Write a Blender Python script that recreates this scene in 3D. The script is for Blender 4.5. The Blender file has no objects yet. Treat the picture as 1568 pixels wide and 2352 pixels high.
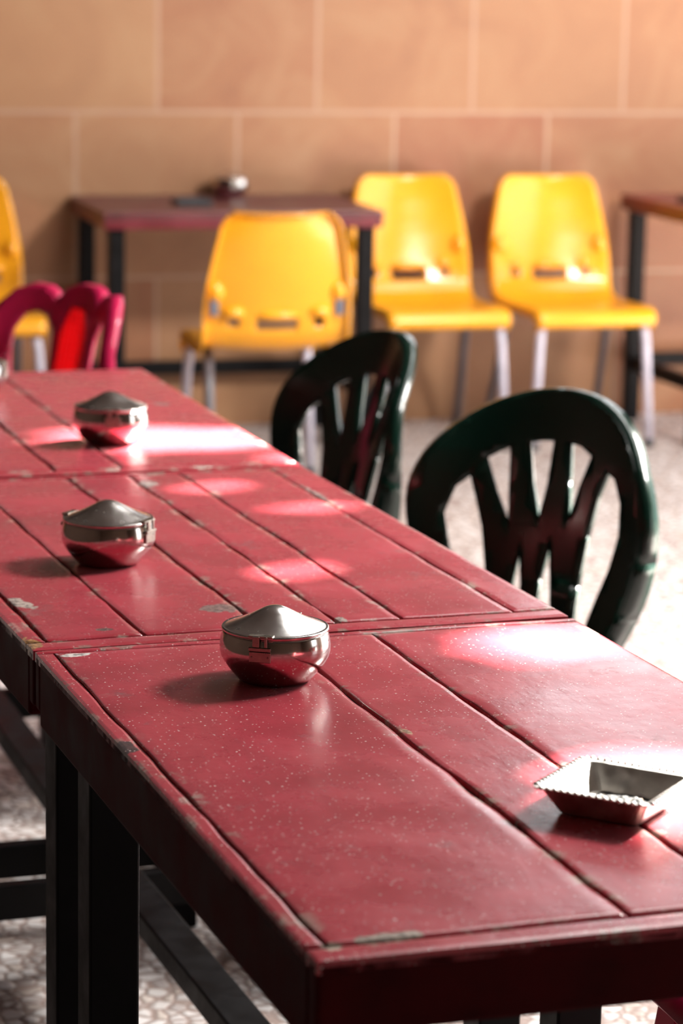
import bpy, bmesh, math, random
from mathutils import Vector, Matrix, noise
C = bpy.context.scene.collection
R = math.radians
rnd = random.Random(7)

# ------------------------------------------------------------------ helpers
def tag(o, label=None, cat=None, group=None, kind=None):
    if label: o['label'] = label
    if cat: o['category'] = cat
    if group: o['group'] = group
    if kind: o['kind'] = kind
    return o

def thing(name, label, cat, loc=(0, 0, 0), rz=0.0, group=None):
    o = bpy.data.objects.new(name, None)
    o.empty_display_size = 0.05
    C.objects.link(o)
    o.location = loc
    o.rotation_euler = (0, 0, rz)
    return tag(o, label, cat, group)

def link_mesh(name, me, mat=None, parent=None, smooth=False, bevel=0, segs=2, solid=0, offset=-1, sub=0):
    o = bpy.data.objects.new(name, me)
    C.objects.link(o)
    if parent: o.parent = parent
    if mat: me.materials.append(mat)
    if smooth:
        for f in me.polygons: f.use_smooth = True
    if solid:
        m = o.modifiers.new('solid', 'SOLIDIFY'); m.thickness = solid; m.offset = offset
    if bevel:
        m = o.modifiers.new('bevel', 'BEVEL'); m.width = bevel; m.segments = segs; m.limit_method = 'ANGLE'; m.angle_limit = R(40)
    if sub:
        m = o.modifiers.new('sub', 'SUBSURF'); m.levels = sub; m.render_levels = sub
    return o

class MB:
    def __init__(s): s.v = []; s.f = []
    def add(s, v, f):
        k = len(s.v); s.v += [tuple(x) for x in v]; s.f += [tuple(i + k for i in q) for q in f]; return s
    def box(s, lo, hi, M=None):
        x0, y0, z0 = lo; x1, y1, z1 = hi
        v = [Vector(q) for q in ((x0,y0,z0),(x1,y0,z0),(x1,y1,z0),(x0,y1,z0),(x0,y0,z1),(x1,y0,z1),(x1,y1,z1),(x0,y1,z1))]
        if M: v = [M @ q for q in v]
        return s.add(v, [(0,3,2,1),(4,5,6,7),(0,1,5,4),(1,2,6,5),(2,3,7,6),(3,0,4,7)])
    def taper(s, a, b, wa, wb, da=None, db=None):      # tapered bar from a to b, upright-ish
        da = da or wa; db = db or wb
        v = []
        for p, w, d in ((a, wa, da), (b, wb, db)):
            for sx, sy in ((-1,-1),(1,-1),(1,1),(-1,1)):
                v.append((p[0]+sx*w/2, p[1]+sy*d/2, p[2]))
        return s.add(v, [(0,1,2,3),(7,6,5,4),(1,0,4,5),(2,1,5,6),(3,2,6,7),(0,3,7,4)])
    def tube(s, pts, r, n=12, cap=True):
        pts = [Vector(p) for p in pts]; rings = []; k = len(s.v)
        up = None
        for i, p in enumerate(pts):
            t = (pts[min(i+1, len(pts)-1)] - pts[max(i-1, 0)]).normalized()
            if up is None:
                up = Vector((0,0,1)) if abs(t.z) < .9 else Vector((0,1,0))
            a = t.cross(up).normalized(); b = a.cross(t).normalized(); up = b
            rr = r[i] if isinstance(r, (list, tuple)) else r
            rings.append([p + (a*math.cos(2*math.pi*j/n) + b*math.sin(2*math.pi*j/n))*rr for j in range(n)])
        for q in rings: s.v += [tuple(x) for x in q]
        for i in range(len(pts)-1):
            for j in range(n):
                s.f.append((k+i*n+j, k+i*n+(j+1) % n, k+(i+1)*n+(j+1) % n, k+(i+1)*n+j))
        if cap:
            s.f.append(tuple(k+j for j in reversed(range(n)))); s.f.append(tuple(k+(len(pts)-1)*n+j for j in range(n)))
        return s
    def lathe(s, prof, n=64):
        k = len(s.v); m = len(prof)
        for r, z in prof:
            for j in range(n):
                a = 2*math.pi*j/n; s.v.append((r*math.cos(a), r*math.sin(a), z))
        for i in range(m-1):
            for j in range(n):
                s.f.append((k+i*n+j, k+i*n+(j+1) % n, k+(i+1)*n+(j+1) % n, k+(i+1)*n+j))
        return s
    def ball(s, c, rx, ry, rz, n=14, m=8):
        k = len(s.v)
        for i in range(m+1):
            t = math.pi*i/m
            for j in range(n):
                a = 2*math.pi*j/n
                s.v.append((c[0]+rx*math.sin(t)*math.cos(a), c[1]+ry*math.sin(t)*math.sin(a), c[2]+rz*math.cos(t)))
        for i in range(m):
            for j in range(n):
                s.f.append((k+i*n+j, k+(i+1)*n+j, k+(i+1)*n+(j+1) % n, k+i*n+(j+1) % n))
        return s
    def mesh(s, name):
        me = bpy.data.meshes.new(name); me.from_pydata(s.v, [], s.f); me.update()
        bm = bmesh.new(); bm.from_mesh(me)
        bmesh.ops.remove_doubles(bm, verts=bm.verts, dist=1e-6)
        bmesh.ops.recalc_face_normals(bm, faces=bm.faces); bm.to_mesh(me); bm.free()
        return me
    def build(s, name, mat=None, parent=None, **k): return link_mesh(name, s.mesh(name), mat, parent, **k)

def dup(root, loc, rz, label, group=None):
    r = root.copy(); C.objects.link(r); r.location = loc; r.rotation_euler = (0, 0, rz); r['label'] = label
    if group: r['group'] = group
    for ch in list(root.children):
        c = ch.copy(); C.objects.link(c); c.parent = r
        for g in list(ch.children):
            d = g.copy(); C.objects.link(d); d.parent = c
    return r

# ------------------------------------------------------------------ materials
def mat(name):
    m = bpy.data.materials.new(name); m.use_nodes = True
    nt = m.node_tree; b = nt.nodes['Principled BSDF']
    return m, nt, b
def N(nt, t, **kw):
    n = nt.nodes.new(t)
    for k, v in kw.items():
        if k in n.inputs: n.inputs[k].default_value = v
        else: setattr(n, k, v)
    return n
def ramp(nt, src, stops, interp='LINEAR'):
    n = nt.nodes.new('ShaderNodeValToRGB'); cr = n.color_ramp; cr.interpolation = interp
    while len(cr.elements) < len(stops): cr.elements.new(0.5)
    for e, (p, c) in zip(cr.elements, stops):
        e.position = p; e.color = c if len(c) == 4 else (*c, 1)
    nt.links.new(src, n.inputs[0]); return n.outputs[0]
def mix(nt, fac, a, b, blend='MIX'):
    n = nt.nodes.new('ShaderNodeMix'); n.data_type = 'RGBA'; n.blend_type = blend
    for s, i in ((fac, 0), (a, 6), (b, 7)):
        if hasattr(s, 'links'): nt.links.new(s, n.inputs[i])
        else: n.inputs[i].default_value = s if not isinstance(s, tuple) or len(s) == 4 else (*s, 1)
    return n.outputs[2]
def math_(nt, op, a, b=None):
    n = nt.nodes.new('ShaderNodeMath'); n.operation = op
    for s, i in ((a, 0), (b, 1)):
        if s is None: continue
        if hasattr(s, 'links'): nt.links.new(s, n.inputs[i])
        else: n.inputs[i].default_value = s
    return n.outputs[0]
def bump(nt, b, h, strength=.3, dist=.002):
    n = N(nt, 'ShaderNodeBump', Strength=strength, Distance=dist); nt.links.new(h, n.inputs['Height']); nt.links.new(n.outputs[0], b.inputs['Normal'])
def coords(nt, which='Object'):
    return nt.nodes.new('ShaderNodeTexCoord').outputs[which]
def plain(name, col, rough=.4, metal=0, spec=.5, noise_amt=.12, scale=30, rvar=.08, bmp=0, coat=0):
    m, nt, b = mat(name); co = coords(nt)
    n = N(nt, 'ShaderNodeTexNoise', Scale=scale, Detail=5.0); nt.links.new(co, n.inputs['Vector'])
    dark = tuple(c*(1-noise_amt) for c in col); lite = tuple(min(1, c*(1+noise_amt)) for c in col)
    nt.links.new(ramp(nt, n.outputs[0], [(.3, dark), (.7, lite)]), b.inputs['Base Color'])
    nt.links.new(ramp(nt, n.outputs[0], [(.3, (rough-rvar,)*3), (.7, (rough+rvar,)*3)]), b.inputs['Roughness'])
    b.inputs['Metallic'].default_value = metal; b.inputs['Specular IOR Level'].default_value = spec
    b.inputs['Coat Weight'].default_value = coat
    if bmp: bump(nt, b, n.outputs[0], bmp, .001)
    return m

def red_paint(name, seed, dust, chips=()):
    """old glossy red oil paint on planks: grime, scuffs, pale chips along the seams, dust"""
    m, nt, b = mat(name); L = nt.links; co = coords(nt)
    mp = N(nt, 'ShaderNodeMapping'); mp.inputs['Location'].default_value = (seed*3.1, seed*1.7, 0); L.new(co, mp.inputs[0]); v = mp.outputs[0]
    mg = N(nt, 'ShaderNodeMapping'); mg.inputs['Scale'].default_value = (1, .22, 1); L.new(v, mg.inputs[0])
    big = N(nt, 'ShaderNodeTexNoise', Scale=7.0, Detail=6.0, Roughness=.6); L.new(v, big.inputs[0])
    gr = N(nt, 'ShaderNodeTexNoise', Scale=26.0, Detail=6.0, Roughness=.65); L.new(mg.outputs[0], gr.inputs[0])
    col = ramp(nt, big.outputs[0], [(.28, (.24, .010, .019)), (.55, (.32, .013, .028)), (.8, (.38, .020, .038))])
    col = mix(nt, math_(nt, 'MULTIPLY', ramp(nt, gr.outputs[0], [(.45, (0,)*3), (.75, (1,)*3)]), .35), col, (.16, .012, .016))
    # dark grime scuffs
    sc = N(nt, 'ShaderNodeTexNoise', Scale=11.0, Detail=8.0, Roughness=.72); L.new(v, sc.inputs[0])
    scm = ramp(nt, sc.outputs[0], [(.60, (0,)*3), (.70, (1,)*3)])
    col = mix(nt, math_(nt, 'MULTIPLY', scm, .55), col, (.085, .04, .04))
    # wear along the plank edges
    at = N(nt, 'ShaderNodeAttribute', attribute_name='wear')
    wn = N(nt, 'ShaderNodeTexNoise', Scale=22.0, Detail=6.0, Roughness=.7); L.new(v, wn.inputs[0])
    wm = math_(nt, 'MULTIPLY', ramp(nt, wn.outputs[0], [(.53, (0,)*3), (.60, (1,)*3)]), at.outputs['Fac'])
    wc = ramp(nt, gr.outputs[0], [(.35, (.10, .06, .045)), (.6, (.40, .30, .25))])
    col = mix(nt, wm, col, wc)
    # single chips with a shape of their own (local u, v, size)
    for cu, cv, cs, ang, asp, cc in chips:
        mm = N(nt, 'ShaderNodeMapping'); mm.vector_type = 'TEXTURE'
        mm.inputs['Location'].default_value = (cu, cv, 0); mm.inputs['Rotation'].default_value = (0, 0, ang); mm.inputs['Scale'].default_value = (cs, cs*asp, 1)
        L.new(co, mm.inputs[0])
        sep = N(nt, 'ShaderNodeVectorMath', operation='MULTIPLY'); L.new(mm.outputs[0], sep.inputs[0]); sep.inputs[1].default_value = (1, 1, 0)
        ln = N(nt, 'ShaderNodeVectorMath', operation='LENGTH'); L.new(sep.outputs[0], ln.inputs[0])
        nn = N(nt, 'ShaderNodeTexNoise', Scale=70.0, Detail=4.0); L.new(v, nn.inputs[0])
        d = math_(nt, 'ADD', ln.outputs['Value'], math_(nt, 'MULTIPLY', math_(nt, 'SUBTRACT', nn.outputs[0], .5), 1.6))
        k = ramp(nt, d, [(.80, (1,)*3), (.88, (0,)*3)])
        n2 = N(nt, 'ShaderNodeTexNoise', Scale=160.0, Detail=3.0); L.new(v, n2.inputs[0])
        col = mix(nt, k, col, ramp(nt, n2.outputs[0], [(.40, tuple(c*.35 for c in cc)), (.55, cc)]))
    # fine pale dust grains
    vo = N(nt, 'ShaderNodeTexVoronoi', Scale=230.0); vo.distance = 'EUCLIDEAN'; L.new(v, vo.inputs['Vector'])
    sx = N(nt, 'ShaderNodeSeparateColor'); L.new(vo.outputs['Color'], sx.inputs[0])
    rad = math_(nt, 'MULTIPLY', ramp(nt, sx.outputs[0], [(.40, (0,)*3), (1., (.25,)*3)]), 1.0)
    dm = math_(nt, 'LESS_THAN', vo.outputs['Distance'], rad)
    col = mix(nt, math_(nt, 'MULTIPLY', dm, dust), col, (.62, .50, .48))
    L.new(col, b.inputs['Base Color'])
    rr = math_(nt, 'ADD', ramp(nt, big.outputs[0], [(.3, (.20,)*3), (.75, (.36,)*3)]), math_(nt, 'MULTIPLY', scm, .15))
    L.new(rr, b.inputs['Roughness'])
    b.inputs['Sheen Weight'].default_value = .12; b.inputs['Sheen Roughness'].default_value = .4; b.inputs['Sheen Tint'].default_value = (1, .90, .93, 1)
    h = math_(nt, 'ADD', math_(nt, 'MULTIPLY', big.outputs[0], 1.0), math_(nt, 'MULTIPLY', gr.outputs[0], .25))
    bump(nt, b, h, .35, .004)
    return m

M = {}
M['paint_side_shaded'] = plain('red_paint_shaded_sides', (.042, .0014, .0025), .55, spec=.04, noise_amt=.35, scale=14, bmp=.2)  # table sides: same red darkened, their shade put into the colour
M['bare'] = plain('dark_old_wood', (.035, .022, .016), .75, noise_amt=.5, scale=40)
M['black'] = plain('black_painted_wood', (.004, .0036, .004), .5, spec=.12, noise_amt=.4, scale=25)
M['steel'] = plain('polished_steel', (.56, .54, .51), .13, metal=1, noise_amt=.05, scale=18, rvar=.03)
M['lid'] = plain('dusty_steel_lid', (.58, .56, .54), .22, metal=1, noise_amt=.10, scale=60, rvar=.06)
M['clasp'] = plain('worn_steel_clasp', (.38, .34, .29), .32, metal=1, noise_amt=.2, scale=120)
M['tin'] = plain('tarnished_tin', (.74, .72, .68), .42, metal=1, noise_amt=.12, scale=80)
M['yellow'] = plain('yellow_plastic', (.78, .34, .014), .20, noise_amt=.05, scale=8, rvar=.03)
M['green'] = plain('dark_green_plastic', (.0016, .013, .008), .22, noise_amt=.1, scale=10, rvar=.04)
M['tube'] = plain('grey_painted_tube', (.50, .48, .56), .4, noise_amt=.08, scale=20)
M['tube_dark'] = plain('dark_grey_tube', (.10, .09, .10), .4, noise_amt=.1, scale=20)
M['bracket'] = plain('blue_grey_bracket', (.10, .12, .16), .5, noise_amt=.1)
M['tray_dark'] = plain('dark_tray', (.02, .022, .025), .35)
M['plaster'] = plain('brown_plaster', (.07, .035, .022), .85, noise_amt=.2, scale=4)
M['ground'] = plain('asphalt', (.06, .058, .055), .9, noise_amt=.3, scale=3)
M['dado_top'] = plain('dark_unseen_wall_paint', (.035, .02, .014), .7, noise_amt=.2, scale=5)
M['roof'] = plain('weathered_roof_sheet', (.05, .04, .035), .8, noise_amt=.2, scale=6)

def pink_mat(name, lattice=False):
    m, nt, b = mat(name); L = nt.links
    col = (.50, .012, .075) if not lattice else (.70, .008, .02)
    b.inputs['Base Color'].default_value = (*col, 1); b.inputs['Roughness'].default_value = .28
    co = coords(nt)
    n = N(nt, 'ShaderNodeTexNoise', Scale=12.0); L.new(co, n.inputs[0])
    c = ramp(nt, n.outputs[0], [(.3, tuple(q*.85 for q in col)), (.7, tuple(q*1.1 for q in col))])
    if lattice:
        w = N(nt, 'ShaderNodeTexBrick', Scale=1.0); w.offset = 0
        mp = N(nt, 'ShaderNodeMapping'); mp.inputs['Rotation'].default_value = (R(90), 0, 0); L.new(co, mp.inputs[0]); L.new(mp.outputs[0], w.inputs['Vector'])
        w.inputs['Brick Width'].default_value = .014; w.inputs['Row Height'].default_value = .014; w.inputs['Mortar Size'].default_value = .0028
        w.inputs['Color1'].default_value = w.inputs['Color2'].default_value = (.80, .09, .11, 1); w.inputs['Mortar'].default_value = (*col, 1)
        c = w.outputs['Color']
    L.new(c, b.inputs['Base Color'])
    t = N(nt, 'ShaderNodeBsdfTranslucent'); L.new(c, t.inputs['Color'])
    ms = N(nt, 'ShaderNodeMixShader', Fac=.65 if lattice else .22)
    L.new(b.outputs[0], ms.inputs[1]); L.new(t.outputs[0], ms.inputs[2]); L.new(ms.outputs[0], nt.nodes['Material Output'].inputs[0])
    return m
M['pink'] = pink_mat('magenta_plastic'); M['pink_lattice'] = pink_mat('red_translucent_plastic', True)

def ash_mat():
    m, nt, b = mat('grey_ash'); co = coords(nt)
    v = N(nt, 'ShaderNodeTexVoronoi', Scale=260.0); nt.links.new(co, v.inputs['Vector'])
    sx = N(nt, 'ShaderNodeSeparateColor'); nt.links.new(v.outputs['Color'], sx.inputs[0])
    nt.links.new(ramp(nt, sx.outputs[0], [(.1, (.003, .003, .003)), (.35, (.018, .018, .018)), (.62, (.06, .058, .054)), (.93, (.12, .07, .035))], 'CONSTANT'), b.inputs['Base Color'])
    b.inputs['Roughness'].default_value = .95
    bump(nt, b, v.outputs['Distance'], .8, .003)
    return m
M['ash'] = ash_mat()

def floor_mat():
    m, nt, b = mat('pebble_mosaic_floor'); L = nt.links; co = coords(nt)
    wob = N(nt, 'ShaderNodeTexNoise', Scale=14.0, Detail=2.0); L.new(co, wob.inputs[0])
    vv = N(nt, 'ShaderNodeVectorMath', operation='MULTIPLY_ADD'); L.new(wob.outputs['Color'], vv.inputs[0]); vv.inputs[1].default_value = (.02, .02, 0); L.new(co, vv.inputs[2])
    ve = N(nt, 'ShaderNodeTexVoronoi', Scale=36.0, feature='DISTANCE_TO_EDGE'); L.new(vv.outputs[0], ve.inputs['Vector'])
    vf = N(nt, 'ShaderNodeTexVoronoi', Scale=36.0); L.new(vv.outputs[0], vf.inputs['Vector'])
    sx = N(nt, 'ShaderNodeSeparateColor'); L.new(vf.outputs['Color'], sx.inputs[0])
    peb = ramp(nt, sx.outputs[0], [(0, (.60, .57, .55)), (.3, (.72, .70, .69)), (.55, (.52, .44, .38)), (.68, (.64, .61, .60)), (.82, (.38, .33, .32)), (.90, (.70, .68, .67))], 'CONSTANT')
    n2 = N(nt, 'ShaderNodeTexNoise', Scale=2.2, Detail=4.0); L.new(co, n2.inputs[0])
    peb = mix(nt, .35, peb, ramp(nt, n2.outputs[0], [(.35, (.40, .34, .32)), (.65, (.72, .69, .68))]))
    k = ramp(nt, ve.outputs['Distance'], [(.04, (0,)*3), (.20, (1,)*3)])
    L.new(mix(nt, k, (.27, .20, .175), peb), b.inputs['Base Color'])
    L.new(ramp(nt, k, [(0, (.8,)*3), (1, (.38,)*3)]), b.inputs['Roughness'])
    bump(nt, b, k, .5, .004)
    return m
M['floor'] = floor_mat()

def tile_mat():
    m, nt, b = mat('terracotta_wall_tiles'); L = nt.links; co = coords(nt)
    sp = N(nt, 'ShaderNodeSeparateXYZ'); L.new(co, sp.inputs[0])
    cb = N(nt, 'ShaderNodeCombineXYZ')
    L.new(math_(nt, 'ADD', sp.outputs[0], .885+.522*20), cb.inputs[0]); L.new(math_(nt, 'ADD', sp.outputs[2], -.485+.525*20), cb.inputs[1])
    br = N(nt, 'ShaderNodeTexBrick', Scale=1.0); br.offset = .5; br.offset_frequency = 2; br.squash = 1
    L.new(cb.outputs[0], br.inputs['Vector'])
    br.inputs['Brick Width'].default_value = .522; br.inputs['Row Height'].default_value = .525; br.inputs['Mortar Size'].default_value = .007; br.inputs['Mortar Smooth'].default_value = .2
    br.inputs['Color1'].default_value = (0, 0, 0, 1); br.inputs['Color2'].default_value = (1, 1, 1, 1); br.inputs['Mortar'].default_value = (.5, .5, .5, 1); br.inputs['Bias'].default_value = 0
    n1 = N(nt, 'ShaderNodeTexNoise', Scale=3.4, Detail=5.0, Roughness=.55, Distortion=1.2); L.new(co, n1.inputs[0])
    n2 = N(nt, 'ShaderNodeTexNoise', Scale=14.0, Detail=4.0); L.new(co, n2.inputs[0])
    col = ramp(nt, n1.outputs[0], [(.32, (.25, .075, .030)), (.46, (.34, .135, .058)), (.60, (.40, .205, .100)), (.74, (.47, .29, .16))])
    col = mix(nt, math_(nt, 'MULTIPLY', n2.outputs[0], .4), col, (.37, .18, .082))
    col = mix(nt, math_(nt, 'MULTIPLY', br.outputs['Color'], .6), mix(nt, .4, col, (.27, .085, .036)), (.45, .275, .135))
    col = mix(nt, math_(nt, 'MULTIPLY', br.outputs['Fac'], .6), col, (.52, .36, .26))
    col = mix(nt, 1.0, col, (.80, .76, .72), 'MULTIPLY')
    L.new(col, b.inputs['Base Color']); b.inputs['Roughness'].default_value = .5
    bump(nt, b, math_(nt, 'SUBTRACT', 1, br.outputs['Fac']), .3, .003)
    return m
M['tile'] = tile_mat()

# ------------------------------------------------------------------ the room (turned 0.27 rad against the view)
AW = .27
P0 = Vector((.248, 9.196, 0)); ES = Vector((math.cos(AW), math.sin(AW), 0)); ET = Vector((math.sin(AW), -math.cos(AW), 0))
def room(s, t, z=0.0): return P0 + ES*s + ET*t + Vector((0, 0, z))
RM = Matrix.Translation(P0) @ Matrix.Rotation(AW, 4, 'Z')       # local x = s, local y = -t
def rbox(name, lo, hi, m):
    o = MB().box(lo, hi).build(name, m); o.matrix_world = RM
    return tag(o, kind='structure')
S_L, S_R, T_B, H = -5.2, 2.8, 11.2, 3.2
OPEN_T, OPEN_Z = 5.0, 2.4
rbox('floor', (S_L, -T_B, -.1), (S_R+.15, .0, 0), M['floor'])
rbox('ground', (S_R+.16, -T_B-8, -.12), (S_R+30, 8, -.02), M['ground'])
rbox('ground_back', (S_L, .16, -.12), (S_R+.15, 20, -.02), M['ground'])
WS0, WS1, WZ0, WZ1 = .40, 2.45, 1.58, 2.95
wb = MB()
for lo, hi in (((S_L, 0, 0), (S_R+.3, .15, 1.535)), ((S_L, 0, 1.535), (S_R+.3, .15, WZ0)), ((S_L, 0, WZ1), (S_R+.3, .15, H)), ((S_L, 0, WZ0), (WS0, .15, WZ1)), ((WS1, 0, WZ0), (S_R+.3, .15, WZ1))): wb.box(lo, hi)
o = wb.build('wall_back', M['tile']); o.matrix_world = RM; tag(o, kind='structure')
o.data.materials.append(M['dado_top'])                                # tiles to the third course; unseen dark paint above added to dim reflections
for p in o.data.polygons:
    if p.center.z > 1.54: p.material_index = 1
wf = MB()
for lo, hi in (((WS0, .05, WZ0), (WS1, .10, WZ0+.04)), ((WS0, .05, WZ1-.04), (WS1, .10, WZ1)), ((WS0, .05, WZ0+.04), (WS0+.04, .10, WZ1-.04)), ((WS1-.04, .05, WZ0+.04), (WS1, .10, WZ1-.04)), ((1.28, .05, WZ0+.04), (1.32, .10, WZ1-.04))): wf.box(lo, hi)
o = wf.build('window_1', M['black']); o.matrix_world = RM; tag(o, kind='structure')
rbox('wall_left', (S_L-.15, -T_B, 0), (S_L, .15, H), M['plaster'])
rbox('wall_front', (S_L-.15, -T_B-.15, 0), (S_R+.15, -T_B, H), M['plaster'])
wr = MB()
for lo, hi in (((S_R, -T_B, 0), (S_R+.15, -7.7, H)), ((S_R, -7.7, 2.1), (S_R+.15, -6.6, H)), ((S_R, -6.6, 0), (S_R+.15, -OPEN_T, H)), ((S_R, -OPEN_T, OPEN_Z), (S_R+.15, -.01, H))): wr.box(lo, hi)
o = wr.build('wall_right', M['plaster']); o.matrix_world = RM; tag(o, kind='structure')

SUN_EL = R(37); SUN = Vector((.76*math.cos(SUN_EL), .65*math.cos(SUN_EL), math.sin(SUN_EL)))
cu = bpy.data.curves.new('ceiling', 'CURVE'); cu.dimensions = '2D'; cu.fill_mode = 'BOTH'; cu.extrude = .008
def spline(pts):
    s = cu.splines.new('POLY'); s.points.add(len(pts)-1); s.use_cyclic_u = True
    for p, q in zip(s.points, pts): p.co = (q[0], q[1], 0, 1)
spline([room(*q) for q in ((S_L, -.95), (S_R+1.9, -.95), (S_R+1.9, T_B), (S_L, T_B))])  # unseen eaves, stretched outwards to keep direct sun out
KEY_SPOT = Vector((-.069, 2.943, .75)) + SUN*((H-.75)/SUN.z) + Vector((.0, .0, 0))
KW, KH = 1.1, .9
SUN_HOLES = [((-.275, 4.45, .75), .20, .12, 8), ((-.06, 4.30, .75), .05, .05, 7), ((.235, 3.125, .75), .085, .085, 9), ((.31, 2.57, .75), .095, .13, 8),
         ((-.056, 3.487, .75), .030, .045, 6), ((-.189, 4.04, .75), .035, .035, 7), ((-.04, 3.90, .75), .05, .025, 7),
         ((-.17, 3.93, 0), .16, .20, 5), ((.66, 5.75, 0), .22, .30, 4), ((.62, 6.55, 0), .16, .16, 2), ((.42, 5.0, 0), .10, .2, 1)]
for (x, y, z), rx, ry, n in SUN_HOLES:  # unseen roof holes, added where the sun patches should land
    c = Vector((x, y, z)) + SUN*((H-z)/SUN.z)
    spline([(c.x + rx*(1+.22*math.sin(3.1*k+n))*math.cos(2*math.pi*k/14), c.y + ry*(1+.22*math.cos(2.3*k+n))*math.sin(2*math.pi*k/14)) for k in range(14)])
tmp = bpy.data.objects.new('tmp', cu); C.objects.link(tmp)
me = bpy.data.meshes.new_from_object(tmp.evaluated_get(bpy.context.evaluated_depsgraph_get()))
bpy.data.objects.remove(tmp)
ceil = link_mesh('ceiling', me, M['roof']); ceil.location = (0, 0, H); tag(ceil, kind='structure')

# ------------------------------------------------------------------ red tables
W, LN, TZ = .651, 1.018, .75
def wob(x, a, s): return a*(noise.noise(Vector((x*s, s*1.3, .37))) + .5*noise.noise(Vector((x*s*3.7, 9.1, s))))
def plank_top(seams, fv, bv, seed, gaps=.0036):
    """planks between wavering seams inside a front and back end board; u across, v along"""
    rs = random.Random(seed); V = []; F = []; wear = []
    def strip(us, vs, ua, ub, va, vb, horizontal=False):
        pass
    def board(fu0, fu1, fv0, fv1, n, m=14):
        """a board bounded by u in [fu0(v), fu1(v)], v in [fv0(u), fv1(u)]"""
        k = len(V); ch = .0022
        # cross positions: edge bottom, chamfer, worn zone, inner ...
        ts = [0, 0, .0, None]
        nu = m; nv = n
        for j in range(nv+1):
            tv = j/nv
            for i in range(nu+1):
                tu = i/nu
                # denser near the edges
                su = .5-.5*math.cos(math.pi*tu); sv = .5-.5*math.cos(math.pi*tv) if n < 20 else tv
                v_ = (1-sv)*fv0(.5) + sv*fv1(.5)
                u_ = (1-su)*fu0(v_) + su*fu1(v_)
                v2 = (1-sv)*fv0(u_) + sv*fv1(u_)
                d = min(u_-fu0(v_), fu1(v_)-u_, v2-fv0(u_), fv1(u_)-v2)
                z = 0.0 if d > .0015 else -.0012
                z += .0006*noise.noise(Vector((u_*9, v2*5, seed)))
                V.append((u_, v2, z)); wear.append(max(0.0, 1-d/.011))
        idx = lambda i, j: k + j*(nu+1)+i
        for j in range(nv):
            for i in range(nu): F.append((idx(i, j), idx(i+1, j), idx(i+1, j+1), idx(i, j+1)))
        # skirts into the groove
        edge = [idx(i, 0) for i in range(nu+1)] + [idx(nu, j) for j in range(1, nv+1)] + [idx(i, nv) for i in range(nu-1, -1, -1)] + [idx(0, j) for j in range(nv-1, 0, -1)]
        b = len(V)
        for e in edge: V.append((V[e][0], V[e][1], -.012)); wear.append(0.3)
        q = len(edge)
        for a in range(q): F.append((edge[a], b+a, b+(a+1) % q, edge[(a+1) % q]))
    g = lambda u0, s, amp, wid: ((lambda v, u0=u0, s=s: u0 + wob(v, amp, 6+s) - wid/2*(1+1.2*noise.noise(Vector((v*14, s*3, 1.7))))),
                                 (lambda v, u0=u0, s=s: u0 + wob(v, amp, 6+s) + wid/2*(1+1.2*noise.noise(Vector((v*14, s*3, 5.7))))))
    cuts = [(None, lambda v: 0.0)] + [g(u, i+seed*1.7, .0016, gaps*w) for i, (u, w) in enumerate(seams)] + [((lambda v: W), None)]
    f_lo, f_hi = g(fv, seed+.3, .0020, gaps*.8); b_lo, b_hi = g(LN-bv, seed+.9, .0018, gaps*.7)
    board(lambda v: 0.0, lambda v: W, lambda u: 0.0, f_lo, 8, 60)
    board(lambda v: 0.0, lambda v: W, b_hi, lambda u: LN, 8, 60)
    for i in range(len(cuts)-1):
        board(cuts[i][1], cuts[i+1][0], f_hi, b_lo, 90, 12)
    me = bpy.data.meshes.new('tabletop'); me.from_pydata(V, [], F); me.update()
    a = me.attributes.new('wear', 'FLOAT', 'POINT')
    for i, w in enumerate(wear): a.data[i].value = w
    for p in me.polygons: p.use_smooth = abs(p.normal.z) > .5
    return me

def red_table(label, o, yaw, seams, fv, bv, seed, pm, legv, lu=.05, ru=W-.05, z0=0.0):
    t = thing('cafe_table', label, 'table', (o[0], o[1], 0), yaw, 'red tables in the long row')
    top = link_mesh('tabletop', plank_top(seams, fv, bv, seed), pm, t); top.location = (0, 0, TZ+z0)
    base = MB().box((.0015, .0015, TZ-.030+z0), (W-.0015, LN-.0015, TZ-.006+z0)).build('slab', M['bare'], t)
    for nm, lo, hi in (('front', (0, 0), (W, .022)), ('back', (0, LN-.022), (W, LN)), ('left', (0, .0225), (.022, LN-.0225)), ('right', (W-.022, .0225), (W, LN-.0225))):
        MB().box((lo[0], lo[1], TZ-(.066 if nm in ('front', 'back') else .082)+z0), (hi[0], hi[1], TZ-.0022+z0)).build('apron', M['paint_side_shaded'], t, bevel=.004)
    for v in legv:
        for u in (lu, ru):
            MB().box((u-.028, v-.028, 0), (u+.028, v+.028, TZ-.031+z0)).build('leg', M['black'], t, bevel=.003)
        MB().box((lu+.0285, v-.014, .10), (ru-.0285, v+.014, .155)).build('cross_bar', M['black'], t, bevel=.003)
    MB().box((W/2-.027, legv[0]-.02, .1555), (W/2+.027, legv[1]+.013, .19)).build('stretcher', M['black'], t, bevel=.003)
    return t

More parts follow.
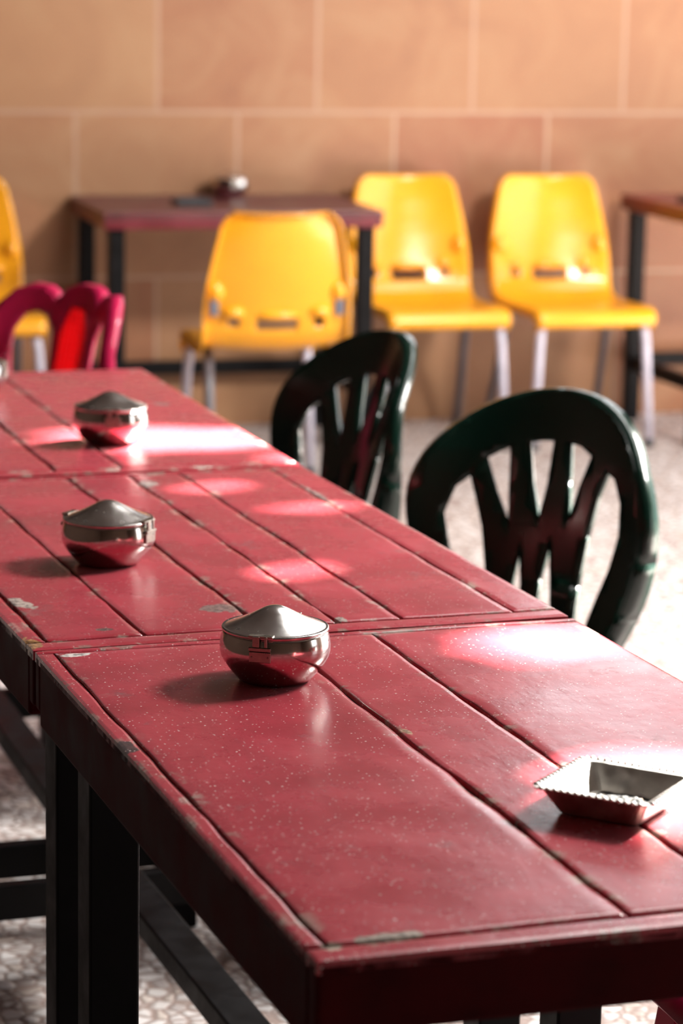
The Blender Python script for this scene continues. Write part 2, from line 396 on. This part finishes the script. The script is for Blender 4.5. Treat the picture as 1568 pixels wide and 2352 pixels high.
pm1 = red_paint('red_table_paint_front', 1, 1.0, chips=[(.040, .990, .022, .2, .45, (.66, .62, .58)), (.075, .036, .034, .05, .35, (.34, .27, .22)), (.022, .030, .012, 0, 1., (.5, .42, .34)), (.29, .60, .006, .3, 2., (.42, .25, .16)), (.005, .62, .01, 0, 3, (.05, .02, .02))])
pm2 = red_paint('red_table_paint_middle', 2, .55, chips=[(.036, .225, .014, .2, 2.4, (.46, .38, .33)), (.262, .14, .03, .3, .9, (.20, .12, .11)), (.005, .03, .014, 0, 2.2, (.36, .18, .07)), (.10, .072, .010, 0, .8, (.12, .06, .05)), (.60, .80, .006, 0, 12, (.45, .33, .30)), (.385, .93, .016, 0, 1.6, (.45, .36, .33)), (.38, .05, .012, 0, 1, (.4, .32, .28))])
pm3 = red_paint('red_table_paint_far', 3, .3, chips=[(.585, .60, .018, .2, 1, (.20, .10, .10)), (.50, .012, .02, 0, .6, (.5, .4, .35)), (.36, .012, .014, 0, .7, (.5, .42, .36)), (.64, .02, .012, 0, 1, (.55, .45, .42))])
red_table('long red plank table closest to the camera, with the square ashtray on it', (-.013, 2.083), .3264, [(.0175, .8), (.281, 1.35), (.393, 1.0)], .030, .012, 1, pm1, (.09, .87), .048)
red_table('middle red plank table of the row, with four long seams and one pot', (-.342, 3.052), .3357, [(.024, 1.3), (.137, .9), (.281, 1.5), (.374, 1.4), (.453, 1.1), (.597, 1.2)], .036, .014, 2, pm2, (.08, .93), .066)
red_table('farthest red table of the row, holding the sunlit pot and a half-hidden pot', (-.684, 4.036), .3131, [(.026, .9), (.150, .8), (.274, 1.5), (.378, .9)], .026, .030, 3, pm3, (.08, .985), .05, .48)

# ------------------------------------------------------------------ lidded steel pots
def make_pot(label, loc, rz):
    t = thing('lidded_pot', label, 'lidded pot', loc, rz, 'lidded steel pots'); t.scale = (1.075, 1.075, 1.0)
    prof = [(0, .0), (.0335, .0), (.0360, .0012), (.0400, .0055), (.0460, .0135), (.0515, .0215), (.0543, .0275), (.0556, .0335), (.0556, .0400), (.0547, .0475), (.0533, .0530), (.0526, .0560), (.0512, .0560), (.0505, .0520), (.050, .046)]
    b = MB().lathe(prof, 96).build('body', M['steel'], t, smooth=True)
    lp = [(.0505, .0555), (.0530, .0556), (.0539, .0570), (.0539, .0586), (.0530, .0596), (.0518, .0590), (.0500, .0597), (.0440, .0622), (.0350, .0662), (.0260, .0708), (.0175, .0757), (.0110, .0793), (.0065, .0810), (.003, .0816), (0, .0817)]
    MB().lathe(lp, 96).build('lid', M['lid'], t, smooth=True)
    for side in (0, 1):
        Mx = Matrix.Rotation(math.pi*side, 4, 'Z')
        m = MB().box((-.0110, -.0572, .0325), (.0110, -.0550, .0440), Mx)
        c = m.build('clasp' if side == 0 else 'hinge', M['clasp'], t, bevel=.0006)
        h = MB()
        h.box((-.0125, -.0562, .0588), (.0125, -.0475, .0612), Mx)          # tab on the lid
        h.box((-.0075, -.0578, .0490), (-.0005, -.0552, .0606), Mx); h.box((.0045, -.0578, .0490), (.0075, -.0552, .0606), Mx)          # tongue over the rim
        h.box((-.0112, -.0586, .0448), (.0112, -.0556, .0488), Mx)          # barrel
        h.build('latch_tongue' if side == 0 else 'hinge_leaf', M['clasp'], c, bevel=.0005)
        rv = MB()
        for sx in (-1, 1): rv.ball(Mx @ Vector((sx*.0082, -.0570, .0385)), .0011, .0008, .0011, 8, 5)
        rv.build('rivet', M['clasp'], c, smooth=True)
    return t
pot = make_pot('nearest lidded steel pot, clasp facing front, on the seam between the first two tables', (-.069, 2.943, TZ+.0006), R(-14))
PG = 'lidded steel pots'
dup(pot, (-.297, 3.511, TZ+.0006), R(66), 'lidded steel pot on the middle red table, bright clasp on its right side')
dup(pot, (-.369, 4.400, TZ+.0006), R(8), 'sunlit lidded steel pot standing on the farthest red table')
dup(pot, (-.648, 4.85, TZ+.0006), R(78), 'lidded steel pot cut off by the photo\'s left edge, on the farthest red table')
dup(pot, (-.373, 8.935, TZ+.001), R(20), 'small blurred steel pot on the dark red table against the tiled wall')

# ------------------------------------------------------------------ square ashtray
def make_ashtray():
    t = thing('ashtray', 'square tin ashtray with beaded rim, at the right of the nearest red table', 'ashtray', (.257, 2.492, TZ+.0008), R(-29))
    def ring(h, z, r=.25, n=5):
        pts = []
        for cx, cy, a0 in ((1, 1, 0), (-1, 1, 90), (-1, -1, 180), (1, -1, 270)):
            rr = h*r
            for k in range(n):
                a = R(a0+90*k/(n-1)); pts.append((cx*(h-rr)+rr*math.cos(a), cy*(h-rr)+rr*math.sin(a), z))
        return pts
    m = MB(); rings = [ring(.0385, 0), ring(.041, .0015), ring(.0535, .0245, .16), ring(.0585, .0258, .14), ring(.0588, .0272, .14), ring(.0545, .0276, .15), ring(.0505, .0262, .16), ring(.0365, .0035, .2)]
    n = len(rings[0])
    for q in rings: m.v += q
    for i in range(len(rings)-1):
        for j in range(n): m.f.append((i*n+j, i*n+(j+1) % n, (i+1)*n+(j+1) % n, (i+1)*n+j))
    m.f.append(tuple(reversed(range(n)))); m.f.append(tuple((len(rings)-1)*n+j for j in range(n)))
    m.build('tray', M['tin'], t, smooth=False)
    b = MB()
    for side in range(4):
        Mz = Matrix.Rotation(side*math.pi/2, 4, 'Z')
        for k in range(15):
            c = Mz @ Vector((-.049+.007*k, -.0572, .0272))
            b.ball(c, .0024 if side % 2 == 0 else .0036, .0036 if side % 2 == 0 else .0024, .0021, 10, 6)
    b.build('beaded_rim', M['tin'], t, smooth=True)
    return t
make_ashtray()
am = MB(); nn = 26
AX = Matrix.Translation((.262, 2.490, TZ+.0046)) @ Matrix.Rotation(R(-29), 4, 'Z')
for i in range(nn+1):
    for j in range(nn+1):
        x, y = (-1+2*i/nn)*.034, (-1+2*j/nn)*.034
        h = .0035*max(0, 1-(x*x+y*y)/.0011) + .0022*abs(noise.noise(Vector((x*260, y*260, 2)))) + .0015*noise.noise(Vector((x*90, y*90, 5)))
        am.v.append(tuple(AX @ Vector((x, y, max(.0, h)))))
for i in range(nn):
    for j in range(nn): am.f.append((i*(nn+1)+j, (i+1)*(nn+1)+j, (i+1)*(nn+1)+j+1, i*(nn+1)+j+1))
tag(am.build('ash', M['ash'], smooth=False), 'heap of grey cigarette ash lying in the square tin ashtray', 'ash', kind='stuff')

# ------------------------------------------------------------------ yellow moulded chairs on tube legs
def make_yellow(label, loc, rz):
    t = thing('moulded_chair', label, 'chair', loc, rz, 'yellow moulded chairs')
    # side profile (y forward is +y, origin under the seat centre); rows of (y, z, halfwidth, dish, back?)
    prof = [(.190, .385, .196, 0), (.207, .395, .200, 0), (.210, .412, .203, 0), (.200, .428, .204, 0), (.175, .436, .205, .004), (.10, .432, .206, .010), (.0, .426, .207, .014), (-.09, .424, .208, .014),
            (-.155, .431, .209, .012), (-.192, .450, .210, .012), (-.212, .480, .211, .016), (-.224, .515, .212, .022), (-.233, .55, .211, .026), (-.243, .59, .208, .028), (-.253, .63, .203, .028), (-.262, .67, .196, .028), (-.270, .71, .188, .028), (-.277, .745, .180, .028), (-.282, .780, .172, .028), (-.285, .800, .160, .027), (-.288, .812, .143, .026), (-.294, .816, .138, .026), (-.307, .816, .136, .026)]
    # refine
    fine = []
    for i in range(len(prof)-1):
        n = 4
        for k in range(n): fine.append(tuple(prof[i][c]*(1-k/n)+prof[i+1][c]*k/n for c in range(4)))
    fine.append(prof[-1])
    nx = 44; m = MB(); rows = len(fine)
    for i, (y, z, hw, dish) in enumerate(fine):
        a = fine[max(0, i-1)]; b = fine[min(rows-1, i+1)]
        tv = Vector((0, b[0]-a[0], b[1]-a[1])).normalized(); nrm = Vector((0, tv.z, -tv.y))      # seat: up, back: forward
        if nrm.z < 0 and y > -.15: nrm = -nrm
        if y <= -.15 and nrm.y < 0: nrm = -nrm
        if z > .74: nrm = Vector((0, .99, .12))
        if z < .42 and y > .18: nrm = Vector((0, .8, .6))
        for j in range(nx+1):
            q = -1 + 2*j/nx; fl = 0.0
            if abs(q) > .93: fl = (abs(q)-.93)/.07; qq = math.copysign(.93+.07*math.sin(fl*math.pi/2)*.6, q)
            else: qq = q
            p = Vector((qq*hw, y, z)) + nrm*(dish*(qq*qq*1.3-.3)) - nrm*(.028*fl*fl)
            m.v.append(tuple(p))
    def hole(c):
        x, y, z = c
        if y > -.19: return False
        if abs(x) < .056 and abs(z-.505) < .017: return True
        for sx in (-1, 1):
            if (x-sx*.122)**2 + (z-.512)**2 < .016**2: return True
        return False
    for i in range(rows-1):
        for j in range(nx):
            f = (i*(nx+1)+j, i*(nx+1)+j+1, (i+1)*(nx+1)+j+1, (i+1)*(nx+1)+j)
            c = sum((Vector(m.v[k]) for k in f), Vector())/4
            if not hole(c): m.f.append(f)
    m.build('shell', M['yellow'], t, smooth=True, solid=.006, offset=0)
    h = MB()                                                           # moulded hoods over the holes, seen from behind
    h.ball((0, -.231, .532), .062, .022, .013)
    for sx in (-1, 1):
        h.ball((sx*.122, -.232, .541), .033, .020, .017); h.ball((sx*.172, -.226, .60), .026, .024, .030)
    h.build('hood', M['yellow'], t, smooth=True)
    for sx in (-1, 1):
        MB().box((sx*.176-.011, -.236, .532), (sx*.176+.011, -.226, .582)).build('bracket', M['bracket'], t, bevel=.002)
        x = sx*.168
        MB().tube([(x, .165, .420), (x+sx*.010, .175, .33), (x+sx*.026, .19, .012)], .0135).build('leg', M['tube'], t, smooth=True)
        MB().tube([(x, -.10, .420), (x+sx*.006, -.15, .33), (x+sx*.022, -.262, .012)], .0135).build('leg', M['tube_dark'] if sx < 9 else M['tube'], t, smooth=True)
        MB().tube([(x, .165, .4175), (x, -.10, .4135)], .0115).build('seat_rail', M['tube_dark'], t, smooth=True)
        for fx, fy in ((x+sx*.0265, .1905), (x+sx*.0225, -.263)):
            MB().lathe([(0, 0), (.016, 0), (.0165, .02), (.014, .026), (0, .026)], 16).build('foot_cap', M['tray_dark'], t, smooth=True).location = (fx, fy, 0)
    return t
def face(rz): return rz
YG = 'yellow moulded chairs'
yaw_w = math.pi + .30       # facing the camera from the wall
def at_wall(s, t): return room(s, t)
yc = make_yellow('yellow moulded chair against the tiled wall, at the far right beside the brown table', (.725, 8.88, 0), yaw_w)
dup(yc, (.266, 8.78, 0), yaw_w, 'yellow moulded chair facing out at the right end of the dark red table')
dup(yc, (-1.13, 8.40, 0), yaw_w, 'yellow moulded chair cut off by the left edge of the photo')
dup(yc, (-.240, 7.93, 0), .23, 'yellow moulded chair seen from behind, drawn up to the dark red table')

# ------------------------------------------------------------------ tables by the wall
def wall_table(label, corner, yaw, w, d, topmat, sidemat):
    t = thing('cafe_table', label, 'table', (corner[0], corner[1], 0), yaw, 'tables along the tiled wall')
    MB().box((0, 0, .727), (w, d, .75)).build('tabletop', topmat, t, bevel=.003)
    for lo, hi in (((.002, .002), (w-.002, .024)), ((.002, d-.024), (w-.002, d-.002)), ((.002, .0245), (.024, d-.0245)), ((w-.024, .0245), (w-.002, d-.0245))):
        MB().box((lo[0], lo[1], .70), (hi[0], hi[1], .7265)).build('apron', sidemat, t, bevel=.002)
    for u in (.045, w-.045):
        for v in (.045, d-.045):
            MB().box((u-.024, v-.024, 0), (u+.024, v+.024, .70)).build('leg', M['black'], t, bevel=.003)
        MB().box((u-.014, .07, .17), (u+.014, d-.07, .215)).build('side_bar', M['black'], t, bevel=.003)
    MB().box((.07, d-.058, .18), (w-.07, d-.032, .225)).build('back_bar', M['black'], t, bevel=.003)
    return t
M['far_top'] = plain('maroon_table_paint', (.095, .018, .022), .38, noise_amt=.35, scale=9, rvar=.1)
M['far_side'] = plain('maroon_table_edge', (.12, .004, .012), .4, noise_amt=.2, scale=20)
M['brown_top'] = plain('red_brown_table_paint', (.20, .045, .035), .38, noise_amt=.3, scale=9, rvar=.1)
M['brown_side'] = plain('red_brown_table_edge', (.13, .022, .012), .4, noise_amt=.2, scale=20)
wall_table('dark maroon table with black legs against the tiled wall behind the yellow chair', (-.717, 8.30), .268, .86, .59, M['far_top'], M['far_side'])
wall_table('red-brown table cut off by the right edge of the photo, by the tiled wall', (1.085, 8.72), .30, .9, .62, M['brown_top'], M['brown_side'])
def small_tray(label, loc, rz):
    t = thing('flat_tray', label, 'tray', loc, rz, 'flat dark trays on the wall tables')
    MB().box((-.055, -.045, 0), (.055, .045, .004)).build('base', M['tray_dark'], t, bevel=.001)
    for lo, hi in (((-.055, -.045), (.055, -.040)), ((-.055, .040), (.055, .045)), ((-.055, -.0398), (-.050, .0398)), ((.050, -.0398), (.055, .0398))):
        MB().box((lo[0], lo[1], .0042), (hi[0], hi[1], .017)).build('rim', M['tray_dark'], t, bevel=.001)
    return t
small_tray('flat dark tray on the maroon table, left of the small blurred pot', (-.475, 8.62, .7505), .3)
small_tray('flat dark tray on the red-brown table at the right edge of the photo', (1.125, 9.02, .7505), .3)

# ------------------------------------------------------------------ monobloc plastic chairs
def bent_plate(name, outer, holes, bend, matl, parent, flange=.022, thick=.006, hflange=.010):
    """flat outline with openings, cut into strips, bent to the back's curve, with a turned-back lip"""
    cv = bpy.data.curves.new('tmp', 'CURVE'); cv.dimensions = '2D'; cv.fill_mode = 'FRONT'
    for pts in [outer] + holes:
        s = cv.splines.new('POLY'); s.points.add(len(pts)-1); s.use_cyclic_u = True
        for p, q in zip(s.points, pts): p.co = (q[0], q[1], 0, 1)
    ob = bpy.data.objects.new('tmp', cv); C.objects.link(ob)
    me = bpy.data.meshes.new_from_object(ob.evaluated_get(bpy.context.evaluated_depsgraph_get())); bpy.data.objects.remove(ob)
    bm = bmesh.new(); bm.from_mesh(me); bmesh.ops.remove_doubles(bm, verts=bm.verts, dist=1e-5)
    for k in range(-13, 14):
        bmesh.ops.bisect_plane(bm, geom=bm.verts[:]+bm.edges[:]+bm.faces[:], plane_co=(k*.0175, 0, 0), plane_no=(1, 0, 0))
    for k in range(22, 46):
        bmesh.ops.bisect_plane(bm, geom=bm.verts[:]+bm.edges[:]+bm.faces[:], plane_co=(0, k*.02, 0), plane_no=(0, 1, 0))
    for e in [e for e in bm.edges if e.is_boundary]: pass
    bed = [e for e in bm.edges if e.is_boundary]
    flat = {v: (v.co.x, v.co.y) for v in bm.verts}
    ox = [p[0] for p in outer]
    def depth(v):
        # outer lip deeper than the lips of the openings
        x, z = flat[v]
        dmin = min((x-p[0])**2+(z-p[1])**2 for p in outer_d)
        return (flange + .10*max(0, .72-z)*(flange > .02)) if dmin < 1e-5*3 else hflange
    outer_d = []
    for i in range(len(outer)):
        a, b = outer[i], outer[(i+1) % len(outer)]
        for k in range(12): outer_d.append((a[0]+(b[0]-a[0])*k/12, a[1]+(b[1]-a[1])*k/12))
    back = {}
    for e in bed:
        for v in e.verts:
            if v not in back:
                n = bm.verts.new((flat[v][0], flat[v][1], -depth(v))); back[v] = n
    for e in bed:
        a, b = e.verts
        try: bm.faces.new((a, b, back[b], back[a]))
        except ValueError: pass
    for v in bm.verts:
        x, z, dd = v.co.x, v.co.y, v.co.z
        y, sl = bend(x, z)
        nx, ny = -sl, 1.0; l = math.hypot(nx, ny); nx /= l; ny /= l
        v.co = (x + nx*dd, y + ny*dd, z)
    bmesh.ops.recalc_face_normals(bm, faces=bm.faces)
    bm.to_mesh(me); bm.free(); me.name = name
    for p in me.polygons: p.use_smooth = True
    o = link_mesh(name, me, matl, parent)
    sm = o.modifiers.new('split', 'EDGE_SPLIT'); sm.split_angle = R(50)
    so = o.modifiers.new('solid', 'SOLIDIFY'); so.thickness = thick; so.offset = 0
    return o
def arc(cx, cz, rx, rz, a0, a1, n): return [(cx+rx*math.cos(R(a0+(a1-a0)*k/n)), cz+rz*math.sin(R(a0+(a1-a0)*k/n))) for k in range(n+1)]
def back_bend(curv, rec, z0=.42, y0=-.19):
    return lambda x, z: (y0 + curv*x*x*(.35+.65*min(1, max(0, (z-z0)/.3))) - math.tan(rec)*(z-z0), 2*curv*x*(.35+.65*min(1, max(0, (z-z0)/.3))))

def monobloc_rest(t, m, half=.215, legs=True):
    s = MB(); nx, ny = 16, 14
    for j in range(ny+1):
        y = .225 - .43*j/ny
        for i in range(nx+1):
            q = -1+2*i/nx; hw = half*(1 - .06*j/ny)
            edge = max(abs(q), abs(-1+2*j/ny)); drop = .022*max(0, (edge-.86)/.14)**2
            s.v.append((q*hw, y, .43 - .010*(1-q*q) - drop + (.006 if y < -.12 else 0)))
    for j in range(ny):
        for i in range(nx): s.f.append((j*(nx+1)+i, j*(nx+1)+i+1, (j+1)*(nx+1)+i+1, (j+1)*(nx+1)+i))
    s.build('seat', m, t, smooth=True, solid=.006, offset=-1)
    for sx in (-1, 1):
        MB().taper((sx*(half+.028), .235, 0), (sx*(half-.028), .185, .405), .036, .054, .030, .046).build('leg', m, t, bevel=.006)
        MB().taper((sx*(half+.020), -.255, 0), (sx*(half-.028), -.170, .405), .036, .054, .030, .046).build('leg', m, t, bevel=.006)
        MB().box((sx*(half-.035)-.004, -.18, .375), (sx*(half-.035)+.004, .19, .412)).build('seat_skirt', m, t, bevel=.002)
    MB().box((-half+.05, .19, .375), (half-.05, .198, .412)).build('seat_skirt', m, t, bevel=.002)

def make_green(label, loc, rz):
    t = thing('garden_chair', label, 'chair', loc, rz, 'dark green plastic chairs')
    zc = .630
    lo = [(.140+.072*math.sin(k/9*math.pi/2), .405+(zc-.405)*k/9) for k in range(9)]
    outer = lo + arc(0, zc, .212, .190, 0, 180, 30) + [(-x, z) for x, z in reversed(lo)]
    outer = [q for q in outer]
    def ai(x): return .595 + .148*math.sqrt(max(0, 1-(x/.168)**2))       # inner arch
    holes = [
        [(-.108, .43), (-.128, .50), (-.150, .56), (-.163, .615), (-.158, .665), (-.137, .700), (-.112, ai(-.112)+.004), (-.097, .665), (-.088, .60), (-.084, .52), (-.086, .43)],
        [(-.078, ai(-.078)), (-.052, ai(-.052)+.004), (-.026, ai(-.026)+.002), (-.036, .68), (-.048, .607), (-.064, .68)],
        [(.000, ai(0)), (.022, ai(.022)), (.046, ai(.046)), (.030, .67), (.006, .603), (-.001, .67)],
        [(.072, ai(.072)), (.092, ai(.092)), (.110, ai(.110)), (.086, .65), (.054, .592), (.064, .66)],
        [(-.020, .594), (-.011, .52), (-.013, .43), (-.054, .43), (-.036, .52)],
        [(.032, .578), (.037, .51), (.043, .43), (.008, .43), (.017, .51)],
        [(.128, .680), (.150, .660), (.163, .615), (.150, .56), (.128, .50), (.108, .43), (.066, .43), (.078, .51), (.098, .595)],
    ]
    bent_plate('backrest', outer, holes, back_bend(2.1, R(17)), M['green'], t, flange=.024)
    monobloc_rest(t, M['green'])
    return t
def from_back(bx, by, yaw):
    """place a chair by the middle of its backrest at z = .63; local forward is +y, yaw turns it"""
    return (bx + math.sin(yaw)*(-.238)*1, by + math.cos(yaw)*(.238)*1, 0)
def place(bx, by, deg):
    """deg: how far the chair's front is turned from facing the camera (-Y) towards the left (-X)"""
    f = Vector((-math.sin(R(deg)), -math.cos(R(deg)), 0)); rz = math.atan2(-f.x, f.y)
    c = Vector((bx, by, 0)) + f*.238
    return (c.x, c.y, 0), rz
l, r = place(.322, 4.50, 32)
gc = make_green('dark green plastic chair with fan slats at the right of the middle red table', l, r)
l, r = place(.020, 5.21, 60)
dup(gc, l, r, 'green plastic chair seen almost edge-on, behind the farthest red table')

def make_pink(label, loc, rz, name='garden_chair'):
    t = thing(name, label, 'chair', loc, rz, 'pink plastic chairs')
    zc = .60
    outer = [(-.15, .405), (.15, .405), (.18, .50), (.200, .60), (.206, .68), (.202, .735), (.186, .785), (.160, .815), (.128, .826), (.100, .822), (.080, .808), (.070, .795), (.062, .808), (.045, .824), (.02, .832)]
    outer += [(-x, z) for x, z in reversed(outer[2:])]
    rh = [(.066, .45), (.062, .56), (.062, .66), (.066, .735), (.085, .768), (.112, .777), (.138, .768), (.155, .735), (.158, .68), (.152, .60), (.135, .50), (.115, .45)]
    holes = [rh, [(-x, z) for x, z in reversed(rh)], [(-.040, .47), (-.042, .74), (-.034, .775), (-.015, .79), (.015, .79), (.034, .775), (.042, .74), (.040, .47)]]
    bend = back_bend(2.1, R(13))
    bent_plate('backrest', outer, holes, bend, M['pink'], t, flange=.028)
    sp = MB(); nx, nz = 8, 16
    for j in range(nz+1):
        z = .46+.33*j/nz
        for i in range(nx+1):
            x = (-1+2*i/nx)*(.047 if j < nz-3 else .047-.008*(j-nz+3)); y, sl = bend(x, z); sp.v.append((x, y+.0055, z))
    for j in range(nz):
        for i in range(nx): sp.f.append((j*(nx+1)+i, j*(nx+1)+i+1, (j+1)*(nx+1)+i+1, (j+1)*(nx+1)+i))
    o = sp.build('splat_panel', M['pink_lattice'], t, smooth=True, solid=.002, offset=0); o['label'] = 'red latticed panel'
    monobloc_rest(t, M['pink'])
    return t
l, r = place(-.573, 5.75, 48)
pc = make_pink('pink plastic chair with a red latticed back at the far end of the table row', l, r)
dup(pc, (.625, 2.800, 0), R(90)+.33, 'pink plastic chair pushed under the nearest red table from the right')

# ------------------------------------------------------------------ light
w = bpy.data.worlds.new('World'); bpy.context.scene.world = w; w.use_nodes = True
bg = w.node_tree.nodes['Background']; bg.inputs[0].default_value = (.97, .97, 1.0, 1); bg.inputs[1].default_value = 3.0
sd = bpy.data.lights.new('sun', 'SUN'); sd.energy = 105; sd.angle = R(1.1); sd.color = (1, .95, .88)
so = bpy.data.objects.new('sun', sd); C.objects.link(so); so.rotation_euler = SUN.to_track_quat('Z', 'Y').to_euler(); so.location = (4, 5, 6)
nrm = -ES
def portal(name, s0, t0, z0, w_, h_, wall='right'):
    pd = bpy.data.lights.new(name, 'AREA'); pd.shape = 'RECTANGLE'; pd.size = w_; pd.size_y = h_; pd.cycles.is_portal = True
    po = bpy.data.objects.new(name, pd); C.objects.link(po)
    a, n_ = (ET, -ES) if wall == 'right' else (ES, ET)
    z_ = -n_; b_ = z_.cross(a)
    po.matrix_world = Matrix.Translation(room(s0, t0, z0)) @ Matrix(((a.x, b_.x, z_.x, 0), (a.y, b_.y, z_.y, 0), (a.z, b_.z, z_.z, 0), (0, 0, 0, 1)))
portal('courtyard_portal', S_R+.02, OPEN_T/2, OPEN_Z/2, OPEN_T, OPEN_Z)
portal('doorway_portal', S_R+.02, 7.15, 1.05, 1.1, 2.1)
portal('window_portal', (WS0+WS1)/2, -.02, (WZ0+WZ1)/2, WS1-WS0, WZ1-WZ0, 'back')
kd = bpy.data.lights.new('added_key_light', 'AREA'); kd.shape = 'RECTANGLE'; kd.size = KW; kd.size_y = KH; kd.energy = 380; kd.color = (1, .96, .92)  # added area lamp for the soft key; no skylight is built here
ko = bpy.data.objects.new('added_key_light', kd); C.objects.link(ko); ko.location = (KEY_SPOT.x+.25, KEY_SPOT.y-.1, H-.03); ko.rotation_euler = (0, 0, AW)

kd = bpy.data.lights.new('added_lid_fill', 'AREA'); kd.shape = 'RECTANGLE'; kd.size = .75; kd.size_y = 4.4; kd.energy = 52; kd.color = (1, .98, .96)  # added area lamp, whitens the right half of the pot lids
ko = bpy.data.objects.new('added_lid_fill', kd); C.objects.link(ko); ko.location = (1.25, 6.2, H-.03); ko.rotation_euler = (0, 0, -.30)

# ------------------------------------------------------------------ camera (fitted: 99 mm on a 36 mm high frame, pitched 11.3 deg, rolled 1 deg)
f, pitch, roll = 6454.8, .197647, .017967
c, s = math.cos(pitch), math.sin(pitch)
fwd = Vector((0, c, -s)); up = Vector((0, s, c)); rt = Vector((1, 0, 0))
cr, sr = math.cos(roll), math.sin(roll)
X = rt*cr + up*sr; Y = up*cr - rt*sr; Z = -fwd
cd = bpy.data.cameras.new('camera'); co = bpy.data.objects.new('camera', cd); C.objects.link(co)
co.matrix_world = Matrix(((X.x, Y.x, Z.x, 0), (X.y, Y.y, Z.y, 0), (X.z, Y.z, Z.z, 1.525), (0, 0, 0, 1)))
cd.sensor_fit = 'VERTICAL'; cd.sensor_height = 36; cd.sensor_width = 24; cd.lens = f*36/2352
cd.dof.use_dof = True; cd.dof.focus_distance = 3.0; cd.dof.aperture_fstop = 5.6
sc = bpy.context.scene; sc.camera = co
sc.view_settings.view_transform = 'Standard'; sc.view_settings.look = 'None'; sc.view_settings.gamma = 1; sc.view_settings.exposure = .6
